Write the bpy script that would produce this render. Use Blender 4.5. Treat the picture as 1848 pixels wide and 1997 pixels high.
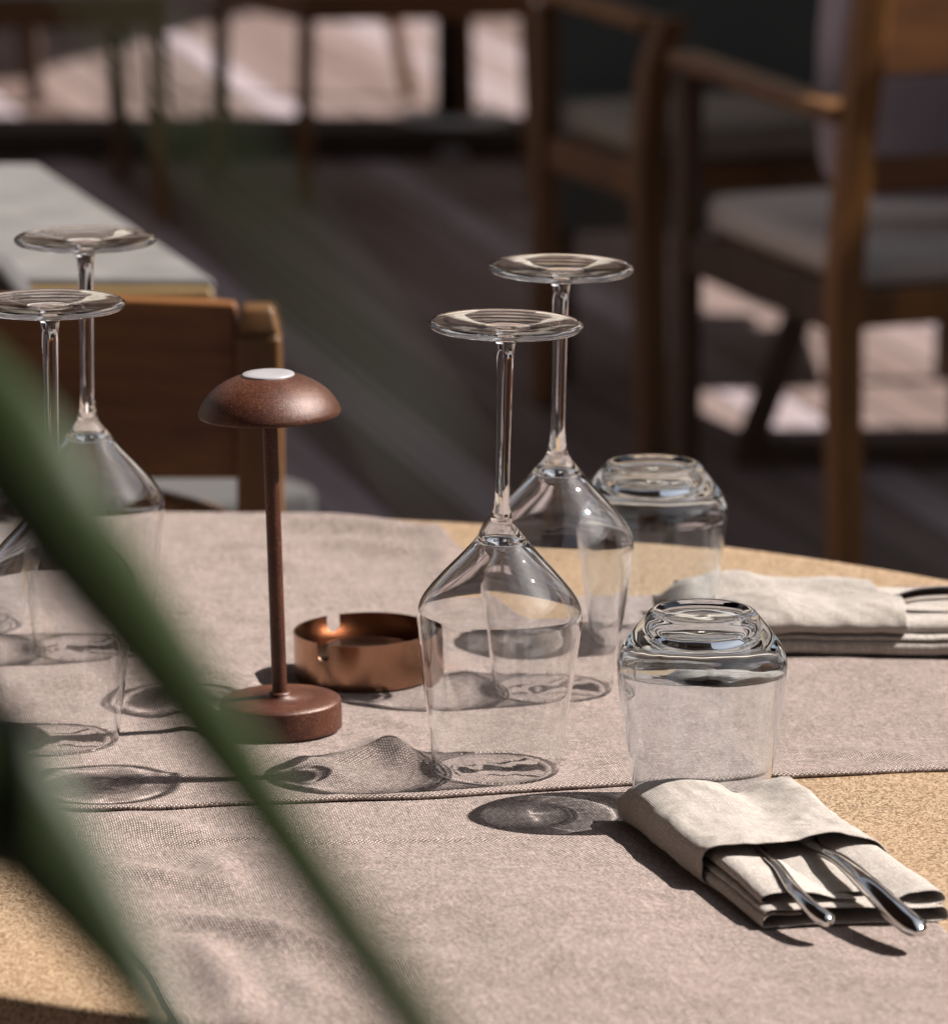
import bpy, bmesh, math, random
from mathutils import Vector, Matrix, noise
R = math.radians
random.seed(7)
scene = bpy.context.scene
for o in list(bpy.data.objects):
    bpy.data.objects.remove(o)

# ------------------------------------------------------------------ camera, sky, sun, exposure
CAM = Vector((0, 0, 1.5)); PITCH = R(12.3); FPX = 10600.0; UNIT = 10.0      # built in metres, then everything is set at 10 units to the metre
scene.unit_settings.system = 'METRIC'; scene.unit_settings.scale_length = 1/UNIT
#    # focal length in units of the 1848-wide view
cam = bpy.data.cameras.new("camera"); camo = bpy.data.objects.new("camera", cam)
scene.collection.objects.link(camo); scene.camera = camo
camo.location = CAM*UNIT; camo.rotation_euler = (math.pi/2-PITCH, 0, 0)
cam.sensor_fit = 'HORIZONTAL'; cam.sensor_width = 36.0; cam.lens = FPX/1848*36
cam.clip_start = 0.05*UNIT; cam.clip_end = 500*UNIT
cam.dof.use_dof = True; cam.dof.focus_distance = 2.80*UNIT; cam.dof.aperture_fstop = 12.0/UNIT
cam.dof.aperture_blades = 0

SUN_EL, SUN_AZ = R(48), R(9)                                  # sun to the right, a little behind the table
to_sun = Vector((math.cos(SUN_AZ)*math.cos(SUN_EL), math.sin(SUN_AZ)*math.cos(SUN_EL), math.sin(SUN_EL)))
w = bpy.data.worlds.new("World"); scene.world = w; w.use_nodes = True
wn = w.node_tree; sky = wn.nodes.new('ShaderNodeTexSky'); sky.sky_type = 'NISHITA'; sky.sun_disc = False
sky.sun_elevation = SUN_EL; sky.sun_rotation = math.atan2(to_sun.x, to_sun.y); sky.dust_density = 2.0
hz = wn.nodes.new('ShaderNodeHueSaturation'); hz.inputs['Saturation'].default_value = .45; wn.links.new(sky.outputs[0], hz.inputs['Color'])   # hazy, whitish sky
wn.links.new(hz.outputs[0], wn.nodes['Background'].inputs[0]); wn.nodes['Background'].inputs[1].default_value = 0.055
sl = bpy.data.lights.new("sun", 'SUN'); sl.energy = 5.0; sl.angle = R(0.5); sl.color = (1, .95, .89)
so = bpy.data.objects.new("sun", sl); scene.collection.objects.link(so)
so.rotation_euler = to_sun.to_track_quat('Z', 'Y').to_euler(); so.location = to_sun*20
sl.cycles.is_caustics_light = True
scene.view_settings.view_transform = 'Standard'; scene.view_settings.look = 'None'
scene.view_settings.exposure = 1.2; scene.view_settings.gamma = 1
scene.view_settings.use_curve_mapping = False
cy = scene.cycles
cy.max_bounces = 32; cy.transmission_bounces = 32; cy.glossy_bounces = 10; cy.diffuse_bounces = 4
cy.transparent_max_bounces = 16; cy.caustics_reflective = True; cy.caustics_refractive = True
cy.sample_clamp_indirect = 8.0; cy.blur_glossy = 0.3
cy.use_denoising = True; cy.denoiser = 'OPENIMAGEDENOISE'; cy.use_adaptive_sampling = False

# ------------------------------------------------------------------ helpers
def ray(px, py):
    F = Vector((0, math.cos(PITCH), -math.sin(PITCH))); U = Vector((0, math.sin(PITCH), math.cos(PITCH)))
    return F + Vector((1, 0, 0))*((px-924)/FPX) - U*((py-998.5)/FPX)
def on_z(px, py, z):
    d = ray(px, py); return CAM + d*((z-CAM.z)/d.z)
def on_y(px, py, y):
    d = ray(px, py); return CAM + d*(y/d.y)
def link(name, me, mat=None, parent=None, smooth=True):
    o = bpy.data.objects.new(name, me); scene.collection.objects.link(o)
    if mat: me.materials.append(mat)
    if parent: o.parent = parent
    if smooth:
        for p in me.polygons: p.use_smooth = True
    return o
def tag(o, label=None, cat=None, group=None, kind=None):
    if label: o['label'] = label
    if cat: o['category'] = cat
    if group: o['group'] = group
    if kind: o['kind'] = kind
    return o
def empty(name, loc=(0, 0, 0), rot=(0, 0, 0)):
    o = bpy.data.objects.new(name, None); scene.collection.objects.link(o)
    o.location = loc; o.rotation_euler = rot; return o
def reparent(o, root):
    o.parent = root; o.matrix_parent_inverse = Matrix.Translation(-root.location); return o
def copy_tree(o, parent=None):
    c = o.copy(); scene.collection.objects.link(c); c.parent = parent
    for ch in [k for k in bpy.data.objects if k.parent == o]:
        copy_tree(ch, c)
    return c
def from_bm(name, bm, mat, parent=None, smooth=True, bevel=0.0, seg=2):
    bmesh.ops.recalc_face_normals(bm, faces=bm.faces)
    me = bpy.data.meshes.new(name); bm.to_mesh(me); bm.free()
    o = link(name, me, mat, parent, smooth)
    if bevel:
        m = o.modifiers.new('bevel', 'BEVEL'); m.width = bevel; m.segments = seg; m.limit_method = 'ANGLE'; m.angle_limit = R(40)
        m2 = o.modifiers.new('wn', 'WEIGHTED_NORMAL')
    return o
def bar(bm, a, b, wx, wy, up=Vector((0, 0, 1)), w2=None):
    """tapered bar of rectangular section from a to b; section axes: side x, side y"""
    a, b = Vector(a), Vector(b); d = (b-a).normalized()
    if abs(d.z) > .8: x = Vector((1, 0, 0)); x = (x-d*x.dot(d)).normalized()
    else: x = d.cross(Vector((0, 0, 1))).normalized()
    y = d.cross(x).normalized(); k = w2 or 1.0
    vs = []
    for p, s in ((a, 1.0), (b, k)):
        for sx, sy in ((-1, -1), (1, -1), (1, 1), (-1, 1)):
            vs.append(bm.verts.new(p + x*(sx*wx/2*s) + y*(sy*wy/2*s)))
    for f in ((0, 1, 2, 3), (7, 6, 5, 4), (0, 4, 5, 1), (1, 5, 6, 2), (2, 6, 7, 3), (3, 7, 4, 0)):
        bm.faces.new([vs[i] for i in f])
def polybar(bm, pts, wx, wy):
    R_ = [[bm.verts.new(Vector(p)+Vector((sx*wx/2, sy*wy/2, 0))) for sx, sy in ((-1, -1), (1, -1), (1, 1), (-1, 1))] for p in pts]
    for a, b in zip(R_, R_[1:]):
        for k in range(4): bm.faces.new((a[k], a[(k+1) % 4], b[(k+1) % 4], b[k]))
    bm.faces.new(R_[0][::-1]); bm.faces.new(R_[-1])
def barobj(name, a, b, wx, wy, mat, parent, bevel=.003, w2=None):
    bm = bmesh.new(); bar(bm, a, b, wx, wy, w2=w2); return from_bm(name, bm, mat, parent, True, bevel)
def boxobj(name, x0, x1, y0, y1, z0, z1, mat, parent, bevel=.003, seg=2):
    bm = bmesh.new(); bmesh.ops.create_cube(bm, size=1)
    for v in bm.verts:
        v.co = Vector((x0+(v.co.x+.5)*(x1-x0), y0+(v.co.y+.5)*(y1-y0), z0+(v.co.z+.5)*(z1-z0)))
    return from_bm(name, bm, mat, parent, True, bevel, seg)
def catmull(pts, n):
    out = []
    P = [pts[0]]+list(pts)+[pts[-1]]
    for i in range(1, len(P)-2):
        for k in range(n):
            t = k/n; a, b, c, d = P[i-1], P[i], P[i+1], P[i+2]
            out.append(tuple(.5*((2*b[j])+(-a[j]+c[j])*t+(2*a[j]-5*b[j]+4*c[j]-d[j])*t*t+(-a[j]+3*b[j]-3*c[j]+d[j])*t**3) for j in range(len(b))))
    out.append(tuple(pts[-1])); return out
def lathe(name, prof, mat, parent=None, n=160, loc=(0, 0, 0), wob=None, seed=0.0):
    bm = bmesh.new(); rings = []
    for r, z in prof:
        if r < 1e-6: rings.append([bm.verts.new((loc[0], loc[1], loc[2]+z))])
        else: rings.append([bm.verts.new((loc[0]+r*math.cos(2*math.pi*k/n), loc[1]+r*math.sin(2*math.pi*k/n), loc[2]+z)) for k in range(n)])
    for a, b in zip(rings, rings[1:]):
        for k in range(n):
            k2 = (k+1) % n
            if len(a) == 1 and len(b) == 1: continue
            if len(a) == 1: bm.faces.new((a[0], b[k], b[k2]))
            elif len(b) == 1: bm.faces.new((a[k], b[0], a[k2]))
            else: bm.faces.new((a[k], b[k], b[k2], a[k2]))
    if wob:                                             # the faint waviness of blown and pressed glass
        off = Vector((seed, seed*.7, 0))
        for v in bm.verts:
            A, sc = wob(v.co); q = v.co*sc+off; r_ = Vector((v.co.x, v.co.y, 0)); k = min(1, r_.length/.006)
            if r_.length > 1e-6: r_.normalize()
            v.co = v.co+Vector((0, 0, A*noise.noise(q)))+r_*(A*k*noise.noise(q+Vector((7, 3, 5))))
    me = bpy.data.meshes.new(name); bm.to_mesh(me); bm.free()
    return link(name, me, mat, parent)

# ------------------------------------------------------------------ materials
def mat(name):
    m = bpy.data.materials.new(name); m.use_nodes = True
    return m, m.node_tree, m.node_tree.nodes['Principled BSDF']
def N(nt, t, **kw):
    n = nt.nodes.new(t)
    for k, v in kw.items():
        if k.startswith('i_'): n.inputs[k[2:]].default_value = v
        else: setattr(n, k, v)
    return n
def math_node(nt, op, a, b=None, c=None):
    n = nt.nodes.new('ShaderNodeMath'); n.operation = op
    for i, v in enumerate((a, b, c)):
        if v is None: continue
        if isinstance(v, (int, float)): n.inputs[i].default_value = v
        else: nt.links.new(v, n.inputs[i])
    return n.outputs[0]
def mix_rgb(nt, fac, a, b, mode='MIX'):
    n = nt.nodes.new('ShaderNodeMix'); n.data_type = 'RGBA'; n.blend_type = mode
    for s, v in ((n.inputs['Factor'], fac), (n.inputs['A'], a), (n.inputs['B'], b)):
        if isinstance(v, (int, float)): s.default_value = v
        elif isinstance(v, tuple): s.default_value = v if len(v) == 4 else (*v, 1)
        else: nt.links.new(v, s)
    return n.outputs['Result']
def ramp(nt, fac, stops):
    n = nt.nodes.new('ShaderNodeValToRGB'); e = n.color_ramp.elements
    while len(e) < len(stops): e.new(.5)
    for el, (p, c) in zip(e, stops): el.position = p; el.color = (*c, 1)
    nt.links.new(fac, n.inputs[0]); return n.outputs[0]
def noise_tex(nt, vec, scale, detail=3, rough=.5, out='Fac'):
    n = nt.nodes.new('ShaderNodeTexNoise'); n.inputs['Scale'].default_value = scale
    n.inputs['Detail'].default_value = detail; n.inputs['Roughness'].default_value = rough
    if vec is not None: nt.links.new(vec, n.inputs['Vector'])
    return n.outputs[out]
def bump(nt, h, dist, strength=1.0, prev=None):
    n = nt.nodes.new('ShaderNodeBump'); n.inputs['Distance'].default_value = dist*UNIT; n.inputs['Strength'].default_value = strength
    nt.links.new(h, n.inputs['Height'])
    if prev is not None: nt.links.new(prev, n.inputs['Normal'])
    return n.outputs[0]
def mapping(nt, vec, rot=(0, 0, 0), scale=(1, 1, 1)):
    n = nt.nodes.new('ShaderNodeMapping'); n.inputs['Rotation'].default_value = rot; n.inputs['Scale'].default_value = scale
    nt.links.new(vec, n.inputs['Vector']); return n.outputs[0]

def weave_mat(name, pitch, light, dark, slub, bumpd, rough=.85, fleck=1.0):
    m, nt, bs = mat(name)
    uv = nt.nodes.new('ShaderNodeUVMap').outputs[0]
    wob = noise_tex(nt, uv, 90, 2, .5, 'Color')
    v = nt.nodes.new('ShaderNodeVectorMath'); v.operation = 'MULTIPLY_ADD'
    nt.links.new(wob, v.inputs[0]); v.inputs[1].default_value = (pitch*.7,)*3; nt.links.new(uv, v.inputs[2])
    sep = nt.nodes.new('ShaderNodeSeparateXYZ'); nt.links.new(v.outputs[0], sep.inputs[0])
    su = math_node(nt, 'SINE', math_node(nt, 'MULTIPLY', sep.outputs[0], math.pi/pitch))
    sv = math_node(nt, 'SINE', math_node(nt, 'MULTIPLY', sep.outputs[1], math.pi/pitch))
    prod = math_node(nt, 'MULTIPLY', su, sv)                       # + : warp over, - : weft over
    h = math_node(nt, 'ABSOLUTE', prod)
    over = math_node(nt, 'MULTIPLY_ADD', prod, .5, .5)
    # thread to thread variation: noise stretched along each thread direction
    n1 = noise_tex(nt, mapping(nt, uv, scale=(1/pitch, .06/pitch, 1)), 1.0, 2, .7)
    n2 = noise_tex(nt, mapping(nt, uv, scale=(.06/pitch, 1/pitch, 1)), 1.0, 2, .7)
    nf = noise_tex(nt, mapping(nt, uv, scale=(.8/pitch, .8/pitch, 1)), 1.0, 3, .75)
    big = noise_tex(nt, uv, 55, 3, .6); heath = noise_tex(nt, mapping(nt, uv, scale=(.28/pitch, .40/pitch, 1)), 1.0, 2, .6)
    t = math_node(nt, 'ADD', math_node(nt, 'MULTIPLY', over, .50), math_node(nt, 'MULTIPLY_ADD', nf, .65*fleck, math_node(nt, 'MULTIPLY_ADD', heath, 0.36*fleck, -.16*fleck)))
    t = math_node(nt, 'ADD', t, math_node(nt, 'MULTIPLY', math_node(nt, 'SUBTRACT', n1, .5), .4*slub))
    t = math_node(nt, 'ADD', t, math_node(nt, 'MULTIPLY', math_node(nt, 'SUBTRACT', n2, .5), .4*slub))
    t = math_node(nt, 'ADD', t, math_node(nt, 'MULTIPLY', math_node(nt, 'SUBTRACT', big, .5), .18))
    mid = tuple((a+b)/2 for a, b in zip(light, dark))
    c = ramp(nt, t, [(.34, dark), (.62, tuple(m_*.72 for m_ in mid)), (.88, light)])
    nt.links.new(c, bs.inputs['Base Color'])
    bs.inputs['Roughness'].default_value = rough; bs.inputs['Specular IOR Level'].default_value = .2
    bs.inputs['Sheen Weight'].default_value = .12; bs.inputs['Sheen Roughness'].default_value = .4
    hh = math_node(nt, 'ADD', h, math_node(nt, 'MULTIPLY', nf, .8))
    b1 = bump(nt, noise_tex(nt, uv, 60, 3, .5), .0010, .35)
    nt.links.new(bump(nt, hh, bumpd, 1.0, b1), bs.inputs['Normal'])
    return m

M_runner = weave_mat('runner_weave', .00125, (.64, .50, .445), (.030, .016, .012), .45, .00055)
M_linen = weave_mat('napkin_linen', .0010, (.76, .69, .635), (.32, .27, .235), 1.2, .00035, .9, .9)

def cork_mat():
    m, nt, bs = mat('cork_top'); oc = nt.nodes.new('ShaderNodeTexCoord').outputs['Object']
    wob = noise_tex(nt, oc, 60, 3, .6, 'Color')
    v = nt.nodes.new('ShaderNodeVectorMath'); v.operation = 'MULTIPLY_ADD'; nt.links.new(wob, v.inputs[0])
    v.inputs[1].default_value = (.012,)*3; nt.links.new(oc, v.inputs[2])
    vo = N(nt, 'ShaderNodeTexVoronoi', i_Scale=1000.0); nt.links.new(mapping(nt, v.outputs[0], (0, 0, .4), (1, .62, 1)), vo.inputs['Vector'])
    cell = nt.nodes.new('ShaderNodeSeparateColor'); nt.links.new(vo.outputs['Color'], cell.inputs[0])
    fine = noise_tex(nt, oc, 700, 3, .7); big = noise_tex(nt, oc, 8, 3, .6)
    t = math_node(nt, 'ADD', math_node(nt, 'MULTIPLY', cell.outputs[0], .62), math_node(nt, 'MULTIPLY', fine, .38))
    c = ramp(nt, t, [(.20, (.06, .032, .016)), (.36, (.16, .10, .06)), (.55, (.255, .18, .115)), (.88, (.39, .30, .20))])
    c = mix_rgb(nt, math_node(nt, 'MULTIPLY', big, .35), c, (.38, .23, .12))
    nt.links.new(c, bs.inputs['Base Color']); bs.inputs['Roughness'].default_value = .55
    bs.inputs['Specular IOR Level'].default_value = .35
    nt.links.new(bump(nt, t, .0004, .6), bs.inputs['Normal']); return m
M_cork = cork_mat()

def wood_mat(name, c0, c1, rough=.45, axis=(1, 1, .08), sc=22, bumpd=.0003):
    m, nt, bs = mat(name); oc = nt.nodes.new('ShaderNodeTexCoord').outputs['Object']
    mp = mapping(nt, oc, scale=axis)
    n1 = noise_tex(nt, mp, sc, 5, .65); n2 = noise_tex(nt, mp, sc*6, 3, .6)
    t = math_node(nt, 'ADD', math_node(nt, 'MULTIPLY', n1, .7), math_node(nt, 'MULTIPLY', n2, .3))
    nt.links.new(ramp(nt, t, [(.35, c0), (.65, c1)]), bs.inputs['Base Color'])
    bs.inputs['Roughness'].default_value = rough
    nt.links.new(bump(nt, t, bumpd, .5), bs.inputs['Normal']); return m
M_teak = wood_mat('oiled_teak', (.085, .036, .012), (.22, .10, .03))
M_teak_h = wood_mat('oiled_teak_horizontal', (.085, .030, .009), (.21, .085, .024), axis=(.12, 1, 1.6), sc=16)
M_teak_lit = wood_mat('sunlit_tone_teak', (.13, .056, .016), (.30, .130, .034))  # teak copy with sunlight put into its colour, for a post and armrest
M_dark = wood_mat('dark_stained_wood', (.035, .018, .010), (.085, .045, .024), .6)
M_step = wood_mat('dark_timber_beam', (.025, .014, .010), (.06, .035, .024), .7, (.1, 1, 1), 12)

def deck_mat():
    m, nt, bs = mat('weathered_decking'); oc = nt.nodes.new('ShaderNodeTexCoord').outputs['Object']
    mp = mapping(nt, oc, (0, 0, R(-14.8)))                    # boards run away from the camera, turned with the tables
    sep = nt.nodes.new('ShaderNodeSeparateXYZ'); nt.links.new(mp, sep.inputs[0])
    bx = math_node(nt, 'DIVIDE', sep.outputs[0], .092)
    fr = math_node(nt, 'FRACT', bx); idx = math_node(nt, 'FLOOR', bx)
    gap = math_node(nt, 'LESS_THAN', math_node(nt, 'ABSOLUTE', math_node(nt, 'SUBTRACT', fr, .5)), .462)
    grooves = math_node(nt, 'ABSOLUTE', math_node(nt, 'SINE', math_node(nt, 'MULTIPLY', bx, math.pi*9)))
    wn_ = N(nt, 'ShaderNodeTexWhiteNoise', noise_dimensions='1D'); nt.links.new(idx, wn_.inputs['W'])
    st = noise_tex(nt, mapping(nt, mp, scale=(30, 1.2, 1)), 1.0, 4, .65)
    t = math_node(nt, 'ADD', math_node(nt, 'MULTIPLY', wn_.outputs['Value'], .45), math_node(nt, 'MULTIPLY', st, .55))
    c = ramp(nt, t, [(.18, (.085, .050, .040)), (.5, (.21, .155, .145)), (.82, (.44, .38, .43))])
    c = mix_rgb(nt, gap, (.02, .015, .014), c)
    nt.links.new(c, bs.inputs['Base Color']); bs.inputs['Roughness'].default_value = .5
    h = math_node(nt, 'ADD', math_node(nt, 'MULTIPLY', gap, 2.0), math_node(nt, 'MULTIPLY', grooves, .4))
    nt.links.new(bump(nt, h, .0015, .7), bs.inputs['Normal']); return m
M_deck = deck_mat()

def fabric_mat(name, col, sc=500):
    m, nt, bs = mat(name); oc = nt.nodes.new('ShaderNodeTexCoord').outputs['Object']
    n = noise_tex(nt, oc, sc, 3, .7); b = noise_tex(nt, oc, 6, 3, .5)
    c = mix_rgb(nt, n, tuple(x*.75 for x in col), tuple(min(1, x*1.2) for x in col))
    nt.links.new(c, bs.inputs['Base Color']); bs.inputs['Roughness'].default_value = .9
    nt.links.new(bump(nt, math_node(nt, 'ADD', n, b), .002, .5), bs.inputs['Normal']); return m
M_cushion = fabric_mat('pale_grey_upholstery', (.60, .55, .51))
M_cushion2 = fabric_mat('lilac_grey_cushion', (.40, .36, .42))
M_darkfab = fabric_mat('charcoal_upholstery', (.085, .092, .085))
M_brownfab = fabric_mat('dun_upholstery', (.34, .30, .25))
M_cream = fabric_mat('cream_canvas', (.74, .66, .55))
M_awning = fabric_mat('canvas', (.55, .50, .42))

def glass_mat(name, tint, ior=1.5):
    m, nt, bs = mat(name); nt.nodes.remove(bs)
    g = N(nt, 'ShaderNodeBsdfGlass'); g.inputs['Color'].default_value = (*tint, 1); g.inputs['Roughness'].default_value = 0.0; g.inputs['IOR'].default_value = ior
    nt.links.new(g.outputs[0], nt.nodes['Material Output'].inputs['Surface']); return m
M_glass = glass_mat('clear_crystal_glass', (.995, .998, 1.0))
M_glass2 = glass_mat('faint_blue_tumbler_glass', (.975, .99, 1.0))
def thin_glass(name):
    # a blown wall about a millimetre thick: light passes straight, a Fresnel share is mirrored at each face
    m, nt, bs = mat(name); nt.nodes.remove(bs); geo = nt.nodes.new('ShaderNodeNewGeometry')
    v = nt.nodes.new('ShaderNodeVectorMath'); v.operation = 'DOT_PRODUCT'
    nt.links.new(geo.outputs['Normal'], v.inputs[0]); nt.links.new(geo.outputs['Incoming'], v.inputs[1])
    k = math_node(nt, 'SUBTRACT', 1.0, math_node(nt, 'ABSOLUTE', v.outputs['Value']))
    f = math_node(nt, 'MULTIPLY_ADD', math_node(nt, 'POWER', k, 4.5), .95, .045)
    tr = N(nt, 'ShaderNodeBsdfTransparent'); gl = N(nt, 'ShaderNodeBsdfGlossy'); gl.inputs['Roughness'].default_value = 0.0
    tr.inputs['Color'].default_value = (.985, .988, .99, 1); gl.inputs['Color'].default_value = (1, 1, 1, 1)
    mx = N(nt, 'ShaderNodeMixShader'); nt.links.new(f, mx.inputs[0]); nt.links.new(tr.outputs[0], mx.inputs[1]); nt.links.new(gl.outputs[0], mx.inputs[2])
    nt.links.new(mx.outputs[0], nt.nodes['Material Output'].inputs['Surface']); return m
M_thin = thin_glass('thin_blown_glass')

def lamp_mat():
    m, nt, bs = mat('rust_powder_coat'); oc = nt.nodes.new('ShaderNodeTexCoord').outputs['Object']
    n = noise_tex(nt, oc, 1500, 2, .8); b = noise_tex(nt, oc, 30, 3, .6)
    t = math_node(nt, 'ADD', math_node(nt, 'MULTIPLY', n, .75), math_node(nt, 'MULTIPLY', b, .25))
    nt.links.new(ramp(nt, t, [(.38, (.026, .008, .005)), (.56, (.078, .021, .010)), (.72, (.30, .15, .075))]), bs.inputs['Base Color'])
    bs.inputs['Metallic'].default_value = .15; bs.inputs['Roughness'].default_value = .42
    nt.links.new(bump(nt, n, .0004, .5), bs.inputs['Normal']); return m
M_lamp = lamp_mat()
def simple(name, col, rough, metal=0.0, nsc=200, var=.15, bd=.0002):
    m, nt, bs = mat(name); oc = nt.nodes.new('ShaderNodeTexCoord').outputs['Object']
    n = noise_tex(nt, oc, nsc, 4, .6)
    nt.links.new(mix_rgb(nt, n, tuple(x*(1-var) for x in col), tuple(min(1, x*(1+var)) for x in col)), bs.inputs['Base Color'])
    bs.inputs['Metallic'].default_value = metal
    nt.links.new(math_node(nt, 'MULTIPLY_ADD', n, rough*.4, rough*.8), bs.inputs['Roughness'])
    if bd: nt.links.new(bump(nt, n, bd, .3), bs.inputs['Normal'])
    return m
M_disc = simple('milky_plastic', (.30, .285, .30), .35, 0, 60, .03)
M_steel = simple('polished_steel', (.72, .71, .70), .09, 1.0, 90, .03, .00002)
M_top2 = simple('pale_stone_laminate', (.15, .142, .138), .45, 0, 22, .45)
M_benchgrey = simple('dull_grey_vinyl', (.060, .056, .056), .95, 0, 40, .15)
M_brass = simple('brown_gold_edge', (.30, .20, .09), .5, .3, 30, .2)
M_black = simple('black_iron', (.02, .02, .02), .5, .6, 50, .2)
M_wall = simple('brown_render', (.16, .12, .09), .9, 0, 8, .15)
M_concrete = simple('pale_grey_plinth', (.38, .37, .37), .8, 0, 12, .15)

def copper_mat():
    m, nt, bs = mat('brushed_copper'); oc = nt.nodes.new('ShaderNodeTexCoord').outputs['Object']
    sep = nt.nodes.new('ShaderNodeSeparateXYZ'); nt.links.new(oc, sep.inputs[0])
    ang = math_node(nt, 'ARCTAN2', sep.outputs[1], sep.outputs[0])
    cv = nt.nodes.new('ShaderNodeCombineXYZ'); nt.links.new(math_node(nt, 'MULTIPLY', ang, 6.0), cv.inputs[0])
    nt.links.new(math_node(nt, 'MULTIPLY', sep.outputs[2], 2500.0), cv.inputs[2])
    n = noise_tex(nt, cv.outputs[0], 1.0, 3, .7); st = noise_tex(nt, oc, 60, 4, .6)
    nt.links.new(mix_rgb(nt, st, (.27, .150, .095), (.46, .265, .175)), bs.inputs['Base Color'])
    bs.inputs['Metallic'].default_value = 1.0
    nt.links.new(math_node(nt, 'MULTIPLY_ADD', st, .18, .13), bs.inputs['Roughness'])
    nt.links.new(bump(nt, n, .00008, .5), bs.inputs['Normal']); return m
M_copper = copper_mat()
def leaf_mat():
    m, nt, bs = mat('palm_leaf'); oc = nt.nodes.new('ShaderNodeTexCoord').outputs['Object']
    n = noise_tex(nt, oc, 40, 3, .6)
    nt.links.new(mix_rgb(nt, n, (.022, .034, .011), (.040, .058, .018)), bs.inputs['Base Color'])
    bs.inputs['Roughness'].default_value = .5
    tr = N(nt, 'ShaderNodeBsdfTranslucent'); tr.inputs['Color'].default_value = (.040, .068, .014, 1)
    mx = N(nt, 'ShaderNodeMixShader'); mx.inputs[0].default_value = .4
    nt.links.new(bs.outputs[0], mx.inputs[1]); nt.links.new(tr.outputs[0], mx.inputs[2])
    nt.links.new(mx.outputs[0], nt.nodes['Material Output'].inputs['Surface']); return m
M_leaf = leaf_mat()

# ------------------------------------------------------------------ the deck
def plane(name, x0, x1, y0, y1, z, m):
    bm = bmesh.new(); vs = [bm.verts.new(p) for p in ((x0, y0, z), (x1, y0, z), (x1, y1, z), (x0, y1, z))]
    bm.faces.new(vs); me = bpy.data.meshes.new(name); bm.to_mesh(me); bm.free(); return link(name, me, m, None, False)
tag(plane('ground', -150, 150, -100, 250, 0, M_deck), kind='structure')
beam = boxobj('timber_beam', -3.2, .42, 9.93, 10.13, .0, .055, M_step, None, .004)
tag(beam, 'low dark timber beam lying across the deck behind the far chairs', 'beam')

# unseen canvas added above the frame, outlined by the shade wanted on the deck
TAN = 1/math.tan(SUN_EL)
def shade(name, pts, h, label):
    root = empty(name, (0, 0, 0)); bm = bmesh.new()
    off = Vector((math.cos(SUN_AZ), math.sin(SUN_AZ), 0))*(h*TAN)
    lo = [bm.verts.new(Vector((x, y, h))+off) for x, y in pts]; hi = [bm.verts.new(v.co+Vector((0, 0, .02))) for v in lo]
    bm.faces.new(lo[::-1]); bm.faces.new(hi)
    for i in range(len(lo)):
        j = (i+1) % len(lo); bm.faces.new((lo[i], lo[j], hi[j], hi[i]))
    from_bm('canopy', bm, M_awning, root, False)
    tag(root, label, 'shade canvas'); return root
shade('shade_canvas', [(-4.5, 6.15), (-.3, 6.0), (.3, 5.75), (2.6, 5.75), (2.6, 7.05), (.30, 7.15), (.34, 8.7), (.95, 10.2), (-4.5, 10.15)], 3.2, 'wide canvas awning added out of view, cut to the shade wanted on the deck')

# unseen slatted roof and wall added around and behind the viewpoint (they screen half of the sky)
roof = empty('sky_screen_roof', (-2, -1, 2.7)); tag(roof, 'dark slatted timber roof added unseen above the viewpoint to cut sky light', 'roof')
for (x0, x1, y0, y1) in ((-5.0, .40, 2.1, 5.2), (-5.0, 2.4, -3.0, .55), (-5.0, .40, .5515, 2.0985), (2.5, 8.0, -3.0, 6.4), (3.6, 8.0, 6.4015, 14.0)):
    o = boxobj('panel', x0, x1, y0, y1, 2.72, 2.76, M_dark, None, 0); reparent(o, roof)
for i in range(24):
    o = boxobj('slat', -5+i*.3, -4.95+i*.3, -3.0, .54 if i > 17 else 5.19, 2.60, 2.7198, M_dark, None, 0); reparent(o, roof)
fb = empty('backdrop', (0, 15, 0)); tag(fb, 'dark timber pavilion with beige blinds added out of view for the glasses to mirror', 'building')  # unseen; added so the glasses mirror something dark and less sky
o = boxobj('wall', -14, 9, 15.0, 15.3, 0, 4.9, M_dark, None, 0); reparent(o, fb)
for (x0, x1, z0, z1) in ((-9, -6.2, 2.6, 4.6), (-3.4, -1.2, 2.9, 4.3), (.35, 2.1, 3.1, 4.5), (4.6, 7.2, 2.6, 4.6)):
    o = boxobj('blind', x0, x1, 14.93, 14.97, z0, z1, M_awning, None, 0); reparent(o, fb)
hr = boxobj('right_screen_wall', 9.6, 9.9, -6.0, 14.9, 0, 3.2, M_wall, None, 0); tag(hr, 'tall brown rendered wall added unseen on the right to cut sky light', 'wall')  # added out of view to hold back low sky light
para = empty('reflector', (.25, 12.6, 0)); tag(para, 'cream parasol out of view, added as a bright shape for the glass to mirror', 'reflector')  # unseen canopy added as a pale shape mirrored in the glass feet
lathe('pole', [(0, 0), (.03, 0), (.03, 3.6), (0, 3.6)], M_dark, para, 24)
lathe('canopy', [(0, 3.75), (.5, 3.52), (1.1, 3.2), (1.7, 2.86), (1.705, 2.72), (1.69, 2.72), (1.68, 2.84), (1.1, 3.17), (.5, 3.48), (0, 3.7)], M_cream, para, 8)
sw = boxobj('left_screen_wall', -7.4, -7.1, -3.0, 14.9, 0, 3.4, M_wall, None, 0); tag(sw, 'brown rendered wall added unseen on the left to darken glass reflections', 'wall')  # added out of view so the glasses' left sides mirror something dark
wl = boxobj('rear_screen_wall', -5.0, 2.4, -3.25, -3.02, 0, 2.9, M_wall, None, .004); tag(wl, 'brown rendered wall added unseen behind the viewpoint to block sky light', 'wall')  # added behind the camera to keep sky fill off the table

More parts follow.
